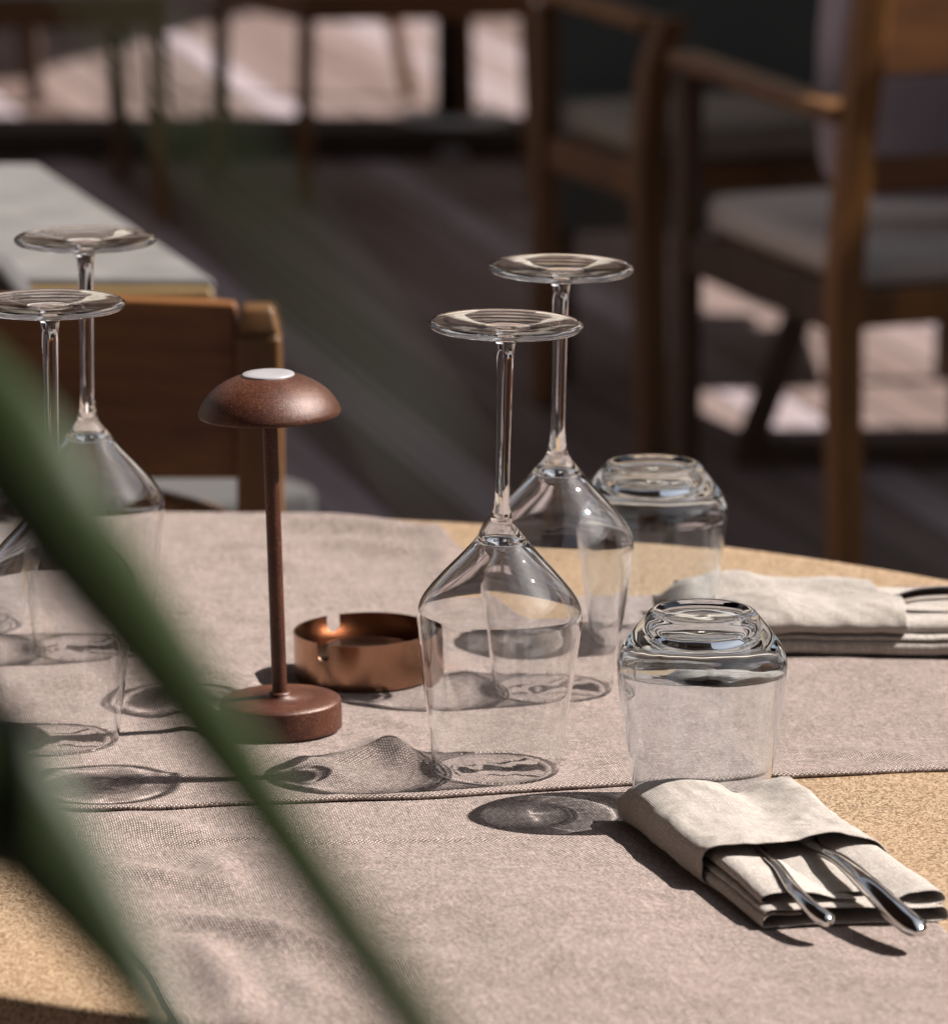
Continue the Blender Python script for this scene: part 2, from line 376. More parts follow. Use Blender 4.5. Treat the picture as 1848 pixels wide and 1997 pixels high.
# ------------------------------------------------------------------ round cork table
TZ = .75
TC, TA, TB, TR = Vector((-.0425, 2.8747)), .638, .498, -.7038
def table_r(x, y):
    c, s = math.cos(TR), math.sin(TR); X, Y = x-TC.x, y-TC.y
    return math.hypot((X*c+Y*s)/TA, (-X*s+Y*c)/TB)
def ell(k, r=1.0, n=240):
    a = 2*math.pi*k/n; x, y = TA*r*math.cos(a), TB*r*math.sin(a); c, s = math.cos(TR), math.sin(TR)
    return TC.x+x*c-y*s, TC.y+x*s+y*c
def ell_slab(name, prof, m, parent):
    bm = bmesh.new(); rings = []
    for inset, z in prof:
        rings.append([bm.verts.new((*ell(k, 1-inset/.56), z)) for k in range(240)])
    bm.faces.new(rings[0][::-1]); bm.faces.new(rings[-1])
    for a, b in zip(rings, rings[1:]):
        for k in range(240): bm.faces.new((a[k], a[(k+1) % 240], b[(k+1) % 240], b[k]))
    o = from_bm(name, bm, m, parent, True)
    o.modifiers.new('es', 'EDGE_SPLIT').split_angle = R(50); return o
table = empty('cafe_table', (TC.x, TC.y, 0))
tag(table, 'rounded cork topped table in the foreground carrying glasses and runners', 'table')
inv = Matrix.Translation((-TC.x, -TC.y, 0))
top = ell_slab('tabletop', [(.004, TZ-.036), (.001, TZ-.034), (0, TZ-.03), (0, TZ-.004), (.001, TZ-.0015), (.003, TZ), (.02, TZ)], M_cork, None); reparent(top, table)
o = lathe('column', [(.0, 0.03), (.035, .03), (.035, .70), (0, .70)], M_black, None, 48, (TC.x, TC.y, 0)); reparent(o, table)
o = lathe('foot_plate', [(.0, 0.0), (.25, .0), (.25, .012), (.05, .03), (0, .03)], M_black, None, 64, (TC.x, TC.y, 0)); reparent(o, table)

# ------------------------------------------------------------------ runners
def ridge_list(spec):
    out = []
    for (x0, y0), (x1, y1), wd, h in spec:
        out.append((on_z(x0, y0, TZ).to_2d(), on_z(x1, y1, TZ).to_2d(), wd, h))
    return out
def ridges(L, x, y):
    p = Vector((x, y)); z = 0
    for a, b, wd, h in L:
        ab = b-a; t = (p-a).dot(ab)/ab.length_squared
        tc = max(0, min(1, t)); d = (p-(a+ab*tc)).length
        fade = 1.0
        z += h*math.exp(-(d/wd)**2)*(.35+.65*math.sin(math.pi*max(.04, min(.96, tc))))*fade
    return z
L_B = ridge_list([
    ((150, 1656), (1130, 1644), .0035, .0013), ((240, 1700), (420, 1750), .011, .0050), ((400, 1680), (450, 1760), .012, .006),
    ((350, 1800), (640, 1880), .010, .0080), ((380, 1850), (480, 2000), .012, .0095), ((520, 1700), (600, 1990), .022, .0055), ((1020, 1690), (1090, 1990), .045, .0060), ((640, 1880), (940, 1905), .018, .0045),
    ((700, 1720), (980, 1800), .045, .0050), ((900, 1850), (1500, 1990), .030, .0035), ((250, 1600), (420, 1650), .014, .0040),
    ((480, 1640), (560, 1760), .016, .0035), ((1180, 1760), (1320, 1960), .030, .0030), ((1500, 1850), (1800, 1960), .025, .0025), ((560, 1930), (700, 2010), .014, .004),
    ((330, 1050), (520, 1030), .02, .004), ((520, 1030), (850, 1048), .011, .0085), ((600, 1070), (860, 1088), .012, .0075), ((420, 1070), (560, 1078), .012, .005),
    ((460, 1100), (640, 1120), .016, .0040), ((340, 1120), (560, 1080), .014, .0045), ((540, 1000), (800, 1012), .012, .005), ((840, 1040), (880, 1150), .01, .003),
    ((560, 1150), (820, 1165), .012, .0018)])
L_A = ridge_list([
    ((735, 1462), (850, 1530), .0090, .0090), ((640, 1500), (760, 1475), .009, .0045), ((560, 1480), (690, 1540), .007, .0025),
    ((260, 1300), (470, 1340), .012, .0060), ((280, 1365), (460, 1430), .012, .0065), ((60, 1350), (260, 1330), .012, .005),
    ((240, 1255), (480, 1240), .012, .003), ((0, 1300), (200, 1270), .010, .003), ((300, 1330), (380, 1460), .010, .003),
    ((150, 1540), (480, 1520), .007, .002), ((1560, 1470), (1790, 1480), .010, .0022), ((1650, 1290), (1900, 1400), .015, .0015),
    ((680, 1240), (900, 1215), .010, .002), ((860, 1300), (960, 1380), .010, .0018), ((980, 1215), (1200, 1235), .01, .002),
    ((700, 1400), (860, 1450), .010, .002), ((-80, 1480), (120, 1520), .01, .003), ((1100, 1420), (1240, 1500), .012, .001), ((440, 1215), (600, 1222), .01, .002)])
FLAT = []      # (x, y, r): objects press the cloth flat
def press(x, y):
    k = 1.0
    for fx, fy, fr in FLAT:
        d = math.hypot(x-fx, y-fy); k *= min(1, max(0, (d-fr)/.02))
    return k
def noise_z(x, y, a, s):
    return a*noise.noise(Vector((x*s, y*s, 3.1)))
for px, py, r in ((548, 1420, .034), (702, 1319, .041), (967, 1499, .034), (1077, 1342, .034), (1366, 1572, .034), (1268, 1243, .034), (177, 1270, .034), (111, 1451, .034), (-70, 1215, .034)):
    p = on_z(px, py, .755); FLAT.append((p.x, p.y, r))
def zB(x, y):
    return TZ+.0012+ridges(L_B, x, y)*press(x, y)+max(0, noise_z(x, y, .0010, 14)+.0003)*press(x, y)
def cloth(name, origin, du, dv, u0, u1, v0, v1, nu, nv, zf, thick, hem, label, drape_hi=False, drape_lo=False, edge=None):
    """origin + du*u + dv*v in plan; ends run over the table edge and hang"""
    bm = bmesh.new(); uvl = bm.loops.layers.uv.new('UVMap'); du = Vector(du).normalized(); dv = Vector(dv).normalized(); O = Vector(origin)
    grid = []; RR = .016
    for j in range(nv+1):
        v = v0+(v1-v0)*j/nv; row = []
        # where does this line leave the table?
        ue = {}
        for sgn in (1, -1):
            a, b = 0.0, 1.2
            for _ in range(30):
                mth = (a+b)/2; p = O+du*(sgn*mth)+dv*v
                if table_r(p.x, p.y) < .999: a = mth
                else: b = mth
            ue[sgn] = a
        for i in range(nu+1):
            u = u0+(u1-u0)*i/nu; sgn = 1 if u >= 0 else -1
            lim = ue[sgn]; m_ = abs(u); vv = v
            if edge: vv = v+edge(u, v)
            if m_ <= lim:
                p = O+du*u+dv*vv; e = 1.0
                z = zf(p.x, p.y)
                fe = max(0, 1-(lim-m_)/.05)
                row.append((Vector((p.x, p.y, z)), (u, v)))
            else:
                p0 = O+du*(sgn*lim)+dv*vv; s = m_-lim; z0 = zf(p0.x, p0.y); d = du*sgn
                if s < RR*math.pi/2:
                    a = s/RR; p = p0+d*(RR*math.sin(a)); z = z0-RR*(1-math.cos(a))
                else:
                    fl = .012*math.sin(v*38+1.3)*min(1, (s-.02)/.1); p = p0+d*(RR+fl); z = z0-RR-(s-RR*math.pi/2)
                row.append((Vector((p.x, p.y, z)), (u, v)))
        grid.append(row)
    vs = []
    for j, row in enumerate(grid):
        r = []
        for i, (co, uv) in enumerate(row):
            dist = min((v1-v0)*j/nv, (v1-v0)*(nv-j)/nv, (u1-u0)*i/nu, (u1-u0)*(nu-i)/nu)
            c = co.copy()
            if dist < hem: c.z += .0007*min(1, (hem-dist)/.0015)
            if dist < .0012: c.z -= (1-dist/.0012)*.0008
            r.append(bm.verts.new(c))
        vs.append(r)
    for j in range(nv):
        for i in range(nu):
            f = bm.faces.new((vs[j][i], vs[j][i+1], vs[j+1][i+1], vs[j+1][i]))
            for lp, (jj, ii) in zip(f.loops, ((j, i), (j, i+1), (j+1, i+1), (j+1, i))): lp[uvl].uv = grid[jj][ii][1]
    bm.normal_update()
    if sum(f.normal.z for f in bm.faces) < 0: bmesh.ops.reverse_faces(bm, faces=bm.faces)
    me = bpy.data.meshes.new(name); bm.to_mesh(me); bm.free()
    o = link(name, me, M_runner); s = o.modifiers.new('thick', 'SOLIDIFY'); s.thickness = thick; s.offset = -1
    tag(o, label, 'table runner'); return o
# lower runner, running away from the camera
LB0, LB1 = on_z(130, 1640, TZ).to_2d(), on_z(338, 1997, TZ).to_2d()
dB = (LB0-LB1).normalized(); nB = Vector((dB.y, -dB.x))
RB = on_z(1502, 1500, TZ).to_2d(); wB = (RB-LB0).dot(nB)
cB = LB0+nB*(wB/2)
print('runner B width', wB, 'dir', dB)
oB = cloth('table_runner', cB, dB, nB, -.62, .95, -wB/2, wB/2, 620, 200, zB, .0011, .008,
      'greyish taupe woven runner running front to back, beneath the other runner', edge=lambda u, v: .004*math.sin(u*11+v*3)+.0015*math.sin(u*47)-.045*max(0, min(1, (u-.22)/.35))**1.5*max(0, v/wB+.5)**2)
# upper runner, running across on top
FA0, FA1 = on_z(130, 1580, TZ+.003).to_2d(), on_z(1848, 1500, TZ+.003).to_2d()
dA = (FA1-FA0).normalized(); nA = Vector((-dA.y, dA.x))
BA = on_z(1170, 1163, TZ+.003).to_2d(); wA = (BA-FA0).dot(nA)
cA = FA0+nA*(wA/2)+dA*.22
print('runner A width', wA, 'dir', dA)
def on_B(x, y):
    d = abs((Vector((x, y))-cB).dot(nB))-wB/2
    return max(0, min(1, .5-d/.012))
def zA(x, y):
    k = press(x, y)
    b = on_B(x, y)
    return TZ+.0013+b*(.0015+(zB(x, y)-TZ-.0012)*1.0)+(1-b)*.0002+ridges(L_A, x, y)*k+max(0, noise_z(x, y, .0012, 17)+.0003)*k
def edgeA(u, v):
    f = max(0, 1-(v+wA/2)/.06) if v < 0 else 0
    return .0045*math.sin(u*9+v*4+.6)+.0016*math.sin(u*37)+.0007*math.sin(u*83+1)+f*(.016*math.exp(-((u+.26)/.045)**2)-.004*math.exp(-((u-.02)/.06)**2))
oA = cloth('table_runner', cA, dA, nA, -.95, .95, -wA/2, wA/2, 820, 200, zA, .0013, .008,
      'greyish taupe woven runner lying across the table, under the lamp and glasses', edge=edgeA)
SZ = TZ+.0031      # where things stand on the upper runner

# ------------------------------------------------------------------ glassware
def spl(pts, n=8): return catmull(pts, n)
bowl_out = spl([(.0049, .1400), (.0053, .1372), (.0062, .1345), (.0082, .1312), (.0118, .1268), (.0200, .1172), (.0290, .1076), (.0365, .0990), (.0407, .0932), (.0428, .0886), (.0436, .0842), (.0436, .0800), (.0430, .0740), (.0405, .0540), (.0372, .0280), (.0335, .0006)])
def offset_in(prof, th):
    out = []
    for i, (r_, z) in enumerate(prof):
        a_, b_ = prof[max(0, i-1)], prof[min(len(prof)-1, i+1)]
        d = Vector((b_[0]-a_[0], b_[1]-a_[1])).normalized(); n_ = Vector((d.y, -d.x))       # towards the axis
        t_ = th(z); out.append((r_+n_.x*t_, z+n_.y*t_))
    return out
WT = .00095
bowl_in = [(r_, z) for r_, z in offset_in(bowl_out, lambda z: WT+.0004*max(0, 1-z/.004)+.0024*max(0, min(1, (z-.086)/.036))**1.3) if r_ > .0085 and z < .1235 and z > .0012][::-1]
bowl_in = [(bowl_out[-1][0]-WT, .0008)]+bowl_in+spl([bowl_in[-1], (.0065, .1236), (.0035, .1246), (0, .1250)], 4)[1:]
lip = [(.0336, .0001), (.0334, -.0003), (.0329, -.0005), (.0324, -.0003), (.0322, .0002)]
stem_p = spl([(.0052, .2240), (.0046, .2190), (.0043, .2100), (.0040, .1900), (.0038, .1700), (.0038, .1520), (.0042, .1450), (.0049, .1400)])
foot_p = spl([(0, .2322), (.0060, .2323), (.0110, .2328), (.0200, .2338), (.0300, .2346), (.0370, .2350)], 7) + spl([(.0390, .2350), (.0403, .2340), (.0403, .2326), (.0392, .2315)], 5) + spl([(.0370, .2312), (.0280, .2308), (.0180, .2302), (.0120, .2294), (.0085, .2278), (.0064, .2256), (.0052, .2240)], 7)
def caustic(o):
    o.cycles.is_caustics_caster = True
    return o
def cut(prof, zc):
    """profile above and below a height, sharing the cut point"""
    hi = [p for p in prof if p[1] >= zc]; lo = [p for p in prof if p[1] < zc]; return hi, lo
def up(prof): return [(r_, z+.0058*max(0, min(1, (z-.145)/.06))) for r_, z in prof]
def wine_glass():
    root = empty('wine_glass')
    caustic(lathe('bowl', bowl_out+lip+bowl_in, M_glass, root, 192, wob=lambda c: (.00003 if c.z < .134 else .0, 60)))
    caustic(lathe('stem', up(stem_p), M_glass, root, 96))
    caustic(lathe('foot', up(foot_p), M_glass, root, 192, wob=lambda c: (.000045 if c.z > .232 else 0, 90))); return root
ZT = .0700
tumb_o = spl([(0, .1016), (.0060, .1014), (.0140, .1014), (.0195, .1020), (.0225, .1032), (.0243, .1040)], 6) + spl([(.0258, .1041), (.0274, .1033), (.0300, .1001), (.0350, .0937), (.0395, .0876), (.0422, .0828), (.0435, .0782), (.0438, .0740), (.0434, .0680), (.0425, .0600), (.0400, .0400), (.0368, .0200), (.0330, .0008)], 9)
tumb_i = spl([(.0317, .0010), (.0355, .0200), (.0387, .0400), (.0411, .0600), (.0419, .0680), (.0421, .0738), (.0411, .0784), (.0386, .0828), (.0344, .0868), (.0288, .0900), (.0215, .0922), (.0110, .0932), (0, .0933)], 9)
def tumbler():
    return caustic(lathe('tumbler', tumb_o+[(.0327, .0), (.0319, .0)]+tumb_i, M_glass2, None, 192, wob=lambda c: (.00003+.00005*max(0, min(1, (c.z-.075)/.015)), 110 if c.z > .0 else 60)))
wg = wine_glass(); tb = tumbler()
wglist = [(967, 1499, 1.2, 40, 'upturned wine glass in the middle of the table, nearest the front hem of the runner'),
          (1077, 1342, 1.0, 100, 'upturned wine glass right of the ashtray, standing in front of the far tumbler'),
          (111, 1442, .0, 10, 'nearer upturned wine glass at left, behind the dark palm leaf'),
          (177, 1262, .1, 200, 'farther upturned wine glass at left, its foot against the pale far tabletop')]
def lean(o, px, py, deg, rz, z=SZ):
    p = on_z(px, py, z); o.location = (p.x, p.y, z)
    o.rotation_euler = (Matrix.Rotation(R(deg), 3, 'Y') @ Matrix.Rotation(R(rz), 3, 'Z')).to_euler()
for i, (px, py, dg, rz, lab) in enumerate(wglist):
    o = wg if i == 0 else copy_tree(wg)
    lean(o, px, py, dg, rz); tag(o, lab, 'wine glass', 'upturned wine glasses')
for i, (px, py, dg, rz, lab) in enumerate([(1366, 1572, 0, 0, 'upturned stemless tumbler touching the napkin that holds the near cutlery'),
          (1268, 1243, .4, 70, 'upturned stemless tumbler behind the right wine glasses near the table edge'),
          (-70, 1215, 0, 30, 'upturned stemless tumbler at the far left, cut by the frame')]):
    o = tb if i == 0 else copy_tree(tb)
    lean(o, px, py, dg, rz); tag(o, lab, 'tumbler', 'upturned tumblers')

# ------------------------------------------------------------------ lamp
p = on_z(548, 1420, SZ)
lamp = empty('table_lamp', (p.x, p.y, SZ)); lamp.rotation_euler = (0, R(-1.6), 0)
tag(lamp, 'small rust brown mushroom shaped table lamp with a pale disc on top', 'lamp')
lathe('base', spl([(0, .0), (.0325, .0)], 2)+spl([(.0333, .0008), (.0334, .003), (.0334, .0135), (.0328, .0158), (.0310, .0170)], 5)+[(.02, .0176), (.0062, .0182), (.0062, .0195), (.0056, .0205), (.0041, .0207)], M_lamp, lamp, 128)
lathe('stem', [(.0041, .0195), (.0041, .1790)], M_lamp, lamp, 48)
lathe('lamp_shade', spl([(.0143, .1962), (.0190, .1948), (.0262, .1912), (.0322, .1866), (.0362, .1815), (.0382, .1775), (.0385, .1755)], 8)+spl([(.0380, .1745), (.0370, .1748), (.0340, .1768), (.0200, .1792), (.003, .1796), (0, .1796)], 6), M_lamp, lamp, 128)
lathe('top_disc', [(.0143, .1952), (.0142, .1968), (.0136, .1973), (.008, .1975), (0, .1975)], M_disc, lamp, 96)

# ------------------------------------------------------------------ ashtray
p = on_z(712, 1319, SZ)
ash = empty('ashtray', (p.x, p.y, SZ)); tag(ash, 'round brushed copper ashtray with notched rim, right of the lamp', 'ashtray')
def ashwall():
    bm = bmesh.new(); RA, H, D, W = .0400, .0275, .0100, .0042; angs = []
    notch = [R(236), R(118), R(0)]
    base = [2*math.pi*k/360 for k in range(360)]
    for n_ in notch:
        for s in (-1, 1):
            base += [n_+s*(W+.00005)/RA, n_+s*W/RA]
            base += [n_+s*W/RA*math.sin(k*math.pi/24) for k in range(12)]
    base = sorted(set(round(a % (2*math.pi), 6) for a in base))
    def h(a):
        for n_ in notch:
            d = (a-n_+math.pi) % (2*math.pi)-math.pi; arc = abs(d*RA)
            if arc <= W+1e-6: return H-D+W-math.sqrt(max(0, W*W-arc*arc))*.999
        return H
    NZ = 14; rings = []
    prof = [(.0, 0), (.036, 0.0), (.0388, .0006), (.0398, .0020)]
    cols = []
    cen = bm.verts.new((0, 0, .0))
    for a in base:
        ha = h(a); col = []
        for r, z in prof[1:]: col.append(bm.verts.new((r*math.cos(a), r*math.sin(a), z)))
        for k in range(1, NZ+1):
            z = .002+(ha-.002)*k/NZ; col.append(bm.verts.new((RA*math.cos(a), RA*math.sin(a), z)))
        cols.append(col)
    n = len(cols)
    for i in range(n):
        a, b = cols[i], cols[(i+1) % n]
        bm.faces.new((cen, b[0], a[0]))
        for k in range(len(a)-1): bm.faces.new((a[k], b[k], b[k+1], a[k+1]))
    o = from_bm('bowl', bm, M_copper, ash, True)
    s = o.modifiers.new('t', 'SOLIDIFY'); s.thickness = .0011; s.offset = -1
    es = o.modifiers.new('es', 'EDGE_SPLIT'); es.split_angle = R(35)
ashwall()
lathe('inner_plate', spl([(.0385, .0022), (.0365, .0040), (.0330, .0110), (.0290, .0155), (.0250, .0168), (.0120, .0170), (0, .0170)], 5), M_copper, ash, 96)
ash.rotation_euler = (R(.6), R(-1.2), 0)

# ------------------------------------------------------------------ napkins
def make_napkin(label, c00, c01, c11, c10, Ht, seed, mouth, flat_end):
    """c00 (s0,t0) c01 (s0,t1) c11 (s1,t1) c10 (s1,t0); s runs towards the open end"""
    root = empty('napkin', ((c00+c11)/2)); tag(root, label, 'napkin')
    Ls = ((c10-c00).length+(c11-c01).length)/2; Lt = ((c01-c00).length+(c11-c10).length)/2
    def P(s, t, z):
        return c00*(1-s)*(1-t)+c01*(1-s)*t+c11*s*t+c10*s*(1-t)+Vector((0, 0, z))-root.location
    def sheet(name, fn, nu, nv, thick=.0008, lab=None):
        bm = bmesh.new(); uvl = bm.loops.layers.uv.new('UVMap'); vs = []; uvs = []
        for i in range(nu+1):
            row = []; ur = []; acc = 0; prev = None
            for j in range(nv+1):
                s, t, z = fn(i/nu, j/nv); s += (i/nu)**6*.014*noise.noise(Vector((t*4+seed, z*200, len(name)))); q = P(s, t, z)
                wr = .0011*noise.noise(Vector((s*5+seed, t*3, z*20)))+.0006*noise.noise(Vector(((s+t*.5)*22+seed, (t-s*.5)*4, z*30)))+.00018*noise.noise(Vector(((s-t*.3)*60+seed, t*14, z*60)))
                q.z += wr
                if prev is not None: acc += (q-prev).length
                prev = q; row.append(bm.verts.new(q)); ur.append((i/nu*Ls, acc))
            vs.append(row); uvs.append(ur)
        for i in range(nu):
            for j in range(nv):
                f = bm.faces.new((vs[i][j], vs[i+1][j], vs[i+1][j+1], vs[i][j+1]))
                for lp, (a, b) in zip(f.loops, ((i, j), (i+1, j), (i+1, j+1), (i, j+1))): lp[uvl].uv = uvs[a][b]
        me = bpy.data.meshes.new(name); bm.to_mesh(me); bm.free()
        o = link(name, me, M_linen, root); m = o.modifiers.new('t', 'SOLIDIFY'); m.thickness = thick; m.offset = 0
        m = o.modifiers.new('b', 'SUBSURF'); m.levels = m.render_levels = 1
        return o
    def path(pts, v, n=10):
        c = catmull(pts, n); x = v*(len(c)-1); k = min(int(x), len(c)-2); f = x-k
        return tuple(c[k][i]*(1-f)+c[k+1][i]*f for i in range(2))
    k = Ht
    # lower wrap: a flat tube with rolled sides
    low = [(.22, .30*k), (.12, .31*k), (.05, .33*k), (.012, .28*k), (.0, .16*k), (.012, .06*k), (.05, .045*k), (.3, .045*k), (.7, .045*k), (.95, .045*k), (.99, .08*k), (1.0, .18*k), (.99, .29*k), (.95, .36*k), (.8, .37*k), (.5, .40*k), (.3, .41*k), (.14, .42*k), (.05, .44*k), (.02, .40*k), (.03, .36*k), (.07, .36*k)]
    sheet('lower_fold', lambda u, v: (lambda q: (u*(1-.01*math.sin(q[0]*5)), q[0]-(.05*(1-q[0]) if flat_end else 0), q[1]*(1.02 if flat_end else 1)))(path(low, v)), 40, 170)
    # left flap: folded over itself, open loop at the end
    def lf(u, v):
        s = .02+u*(.93); wdt = .30+.16*s
        pp = [(.10+wdt, .49*k), (.25, .47*k), (.10, .46*k), (.050, .52*k), (.035, .62*k), (.055, .74*k), (.11, .79*k), (.14+wdt*.35, .74*k), (.05+wdt*.85, .58*k), (.10+wdt, .53*k)]
        q = path(pp, v); return s-.05*max(0, .1-q[0]), q[0]+.03*(1-s), q[1]*(1-.12*s)
    sheet('side_flap', lf, 36, 90)
    def rf(u, v):
        s = .02+u*(.965); e = .70+.06*s
        pp = [(e-.12, .48*k), (e+.08, .46*k), (.93, .44*k), (.99, .50*k), (1.0, .63*k), (.97, .77*k), (.90, .82*k), (e+.06, .74*k), (e-.02, .60*k)]
        q = path(pp, v); return s, q[0], q[1]*(1-.16*s)
    sheet('side_flap', rf, 36, 80)
    # small square inner ply between the handles
    sheet('inner_ply', lambda u, v: (.3+u*(.60), .40+.34*v+.02*u, (.56+.02*math.sin(v*3))*k*(1-.10*u)), 14, 14)
    # pocket: wraps round the bundle, open towards the cutlery handles
    def pk(u, v):
        t_end = mouth
        side = [(.30, .02*k), (.10, .02*k), (.0, .04*k), (-.035, .20*k), (-.04, .50*k), (-.02, .78*k), (.05, .93*k), (.2, .97*k), (.35, .98*k), (.5, .97*k), (.65, .99*k), (.8, .97*k), (.93, .88*k), (1.01, .66*k), (1.03, .35*k), (1.0, .08*k), (.9, .02*k), (.7, .02*k)]
        if flat_end: side = [(.30, .50*k), (.12, .50*k), (.01, .50*k), (-.03, .56*k), (-.045, .68*k), (-.02, .82*k), (.05, .93*k)]+side[7:]
        q = path(side, v, 8); t, z = q
        top = max(0, min(1, (z/k-.55)/.3))
        me_ = t_end+.03*math.sin(t*5+.4)-(.10 if t > .85 else 0)*(t-.85)/.18*0
        s = -.03+u*(me_+.03)
        hump = .20*math.exp(-((t-.30)/.20)**2-((s-.08)/.20)**2)+.22*math.exp(-((t-.88)/.12)**2-((s-.05)/.25)**2)-.16*math.exp(-((t-.62)/.10)**2-((s-.05)/.3)**2)
        hump += -.12*math.exp(-((t-.50)/.3)**2-((s-.35)/.13)**2)+.10*math.exp(-((t-.2)/.2)**2-((s-t_end)/.10)**2)+.12*math.exp(-((t-.68)/.14)**2-((s-t_end)/.12)**2)
        hump += .07*noise.noise(Vector((s*7+seed*3, t*5, 0)))+.035*noise.noise(Vector((s*19, t*12+seed, 1)))
        z += hump*k*top
        if flat_end: z *= 1-.35*max(0, min(1, (.16-s)/.2))
        if s < .05: z -= top*k*.35*((.05-s)/.08)**2; 
        return s, t+.015*noise.noise(Vector((s*6, z*40, seed))), z
    sheet('pocket', pk, 64, 180)
    return root, P
Z0 = TZ+.0022
f00 = on_z(1224, 1604, Z0); f10 = on_z(1488, 1816, Z0); f11 = on_z(1846, 1796, Z0); f01 = Vector((.1665, 2.684, Z0)); f00.z = f01.z = Z0
napF, PF = make_napkin('beige linen napkin folded into a pouch, in front of the near tumbler', f00, f01, f11, f10, .0218, 1.7, .60, False)
b00 = Vector((.152, 3.048, Z0)); b01 = Vector((.114, 3.150, Z0)); b11 = Vector((.335, 3.125, Z0)); b10 = Vector((.335, 3.035, Z0))
Z1 = SZ-.0005
for q in (b00, b01, b11, b10): q.z = Z1
napR, PR = make_napkin('beige linen napkin folded into a pouch, beside the far tumbler by the table edge', b00, b01, b11, b10, .026, 5.2, .52, True)

# ------------------------------------------------------------------ cutlery
def cutlery(name, pts, label, tail, cat):
    """pts: (pos, half width, half thickness) along the piece; width axis horizontal"""
    dat = [tuple(p)+(a, b) for p, a, b in pts]; c = catmull(dat, 10); n = 28
    bm = bmesh.new(); rings = []
    for i, q in enumerate(c):
        p = Vector(q[:3]); a = Vector(c[max(0, i-1)][:3]); b = Vector(c[min(len(c)-1, i+1)][:3]); d = (b-a).normalized()
        x = d.cross(Vector((0, 0, 1))).normalized(); y = x.cross(d)
        rings.append([bm.verts.new(p+x*(max(q[3], .0001)*math.cos(2*math.pi*k/n))+y*(max(q[4], .0001)*math.sin(2*math.pi*k/n))) for k in range(n)])
    for a, b in zip(rings, rings[1:]):
        for k in range(n): bm.faces.new((a[k], a[(k+1) % n], b[(k+1) % n], b[k]))
    bm.faces.new(rings[0]); bm.faces.new(rings[-1][::-1])
    o = from_bm(name, bm, M_steel, None, True); tag(o, label, cat); return o
def W(P, root, s, t, z): return P(s, t, z)+root.location
def at_h(px, py, h): return on_z(px, py, TZ+h)
cutlery('fork', [(W(PF, napF, .08, .45, .0150), .0105, .0007), (W(PF, napF, .25, .42, .0155), .010, .0008), (W(PF, napF, .38, .40, .0160), .0035, .0012), (at_h(1478, 1655, .0175), .0024, .0016), (at_h(1516, 1690, .0195), .0026, .0019),
                 (at_h(1545, 1732, .0195), .0034, .0026), (at_h(1578, 1768, .0175), .0042, .0030), (at_h(1602, 1788, .0155), .0048, .0032), (at_h(1616, 1796, .0145), .0044, .0030), (at_h(1622, 1799, .0140), .0020, .0012), (at_h(1624, 1800, .0139), .0002, .0002)],
        'slim polished steel fork handle, the left one sticking out of the near napkin', None, 'cutlery')
cutlery('knife', [(W(PF, napF, .04, .66, .0160), .002, .0006), (W(PF, napF, .15, .66, .0160), .0085, .0008), (W(PF, napF, .35, .66, .0165), .0095, .0010), (at_h(1592, 1655, .0185), .0040, .0022), (at_h(1638, 1678, .0215), .0043, .0030),
                  (at_h(1688, 1722, .0215), .0054, .0042), (at_h(1735, 1768, .0180), .0064, .0046), (at_h(1766, 1796, .0150), .0070, .0046), (at_h(1784, 1811, .0135), .0062, .0042), (at_h(1792, 1819, .0128), .0032, .0022), (at_h(1794, 1821, .0126), .0003, .0003)],
        'thick polished steel knife handle, the right one sticking out of the near napkin', None, 'cutlery')
cutlery('knife', [(W(PR, napR, .1, .55, .0200), .002, .0006), (W(PR, napR, .3, .52, .0205), .009, .0010), (W(PR, napR, .45, .50, .0200), .0045, .002), (W(PR, napR, .54, .50, .0205), .0046, .0030),
                  (W(PR, napR, .64, .50, .0250), .0050, .0040), (W(PR, napR, .78, .50, .0255), .0052, .0042), (W(PR, napR, 1.0, .45, .0190), .0060, .0038), (W(PR, napR, 1.10, .45, .0165), .0052, .0034), (W(PR, napR, 1.125, .45, .0160), .0003, .0003)],
        'polished steel handle sticking out of the far napkin at the right edge', None, 'cutlery')

# ------------------------------------------------------------------ table and chair at the left
t2 = empty('dining_table', (-.5, 4.6, 0)); tag(t2, 'table with pale grey top at left, a teak chair tucked against it', 'table')
Z2 = .75
A0 = on_z(75, 318, Z2); A1 = on_z(486, 585, Z2); 
e1 = (A0-A1).normalized(); back = A0; front = on_z(420, 543, Z2)
# top outline: right side edge A0 -> corner, front edge runs left
cr = A0+(front-A0)*1.0
dfr = Vector((-1, .02, 0)).normalized()
poly = [cr, cr+dfr*1.3, A0+dfr*1.3+Vector((0, 0, 0)), A0]
bm = bmesh.new(); lo = [bm.verts.new(p-Vector((0, 0, .036))) for p in poly]; hi = [bm.verts.new(p) for p in poly]
bm.faces.new(lo); bm.faces.new(hi[::-1])
for i in range(4): bm.faces.new((lo[i], lo[(i+1) % 4], hi[(i+1) % 4], hi[i]))
o = from_bm('tabletop', bm, M_top2, None, True, .004, 3); reparent(o, t2)
for (x, y) in ((cr.x-.10, cr.y+.06), (A0.x-.06, A0.y-.06), (cr.x-1.2, cr.y+.06), (A0.x-1.1, A0.y-.06)):
    o = barobj('leg', (x, y, Z2-.036), (x, y, 0), .05, .05, M_dark, None); reparent(o, t2)
o = barobj('front_rail', (cr.x-1.25, cr.y-.004, Z2-.022), (cr.x-.002, cr.y-.004+.0, Z2-.022), .010, .030, M_brass, None); reparent(o, t2)

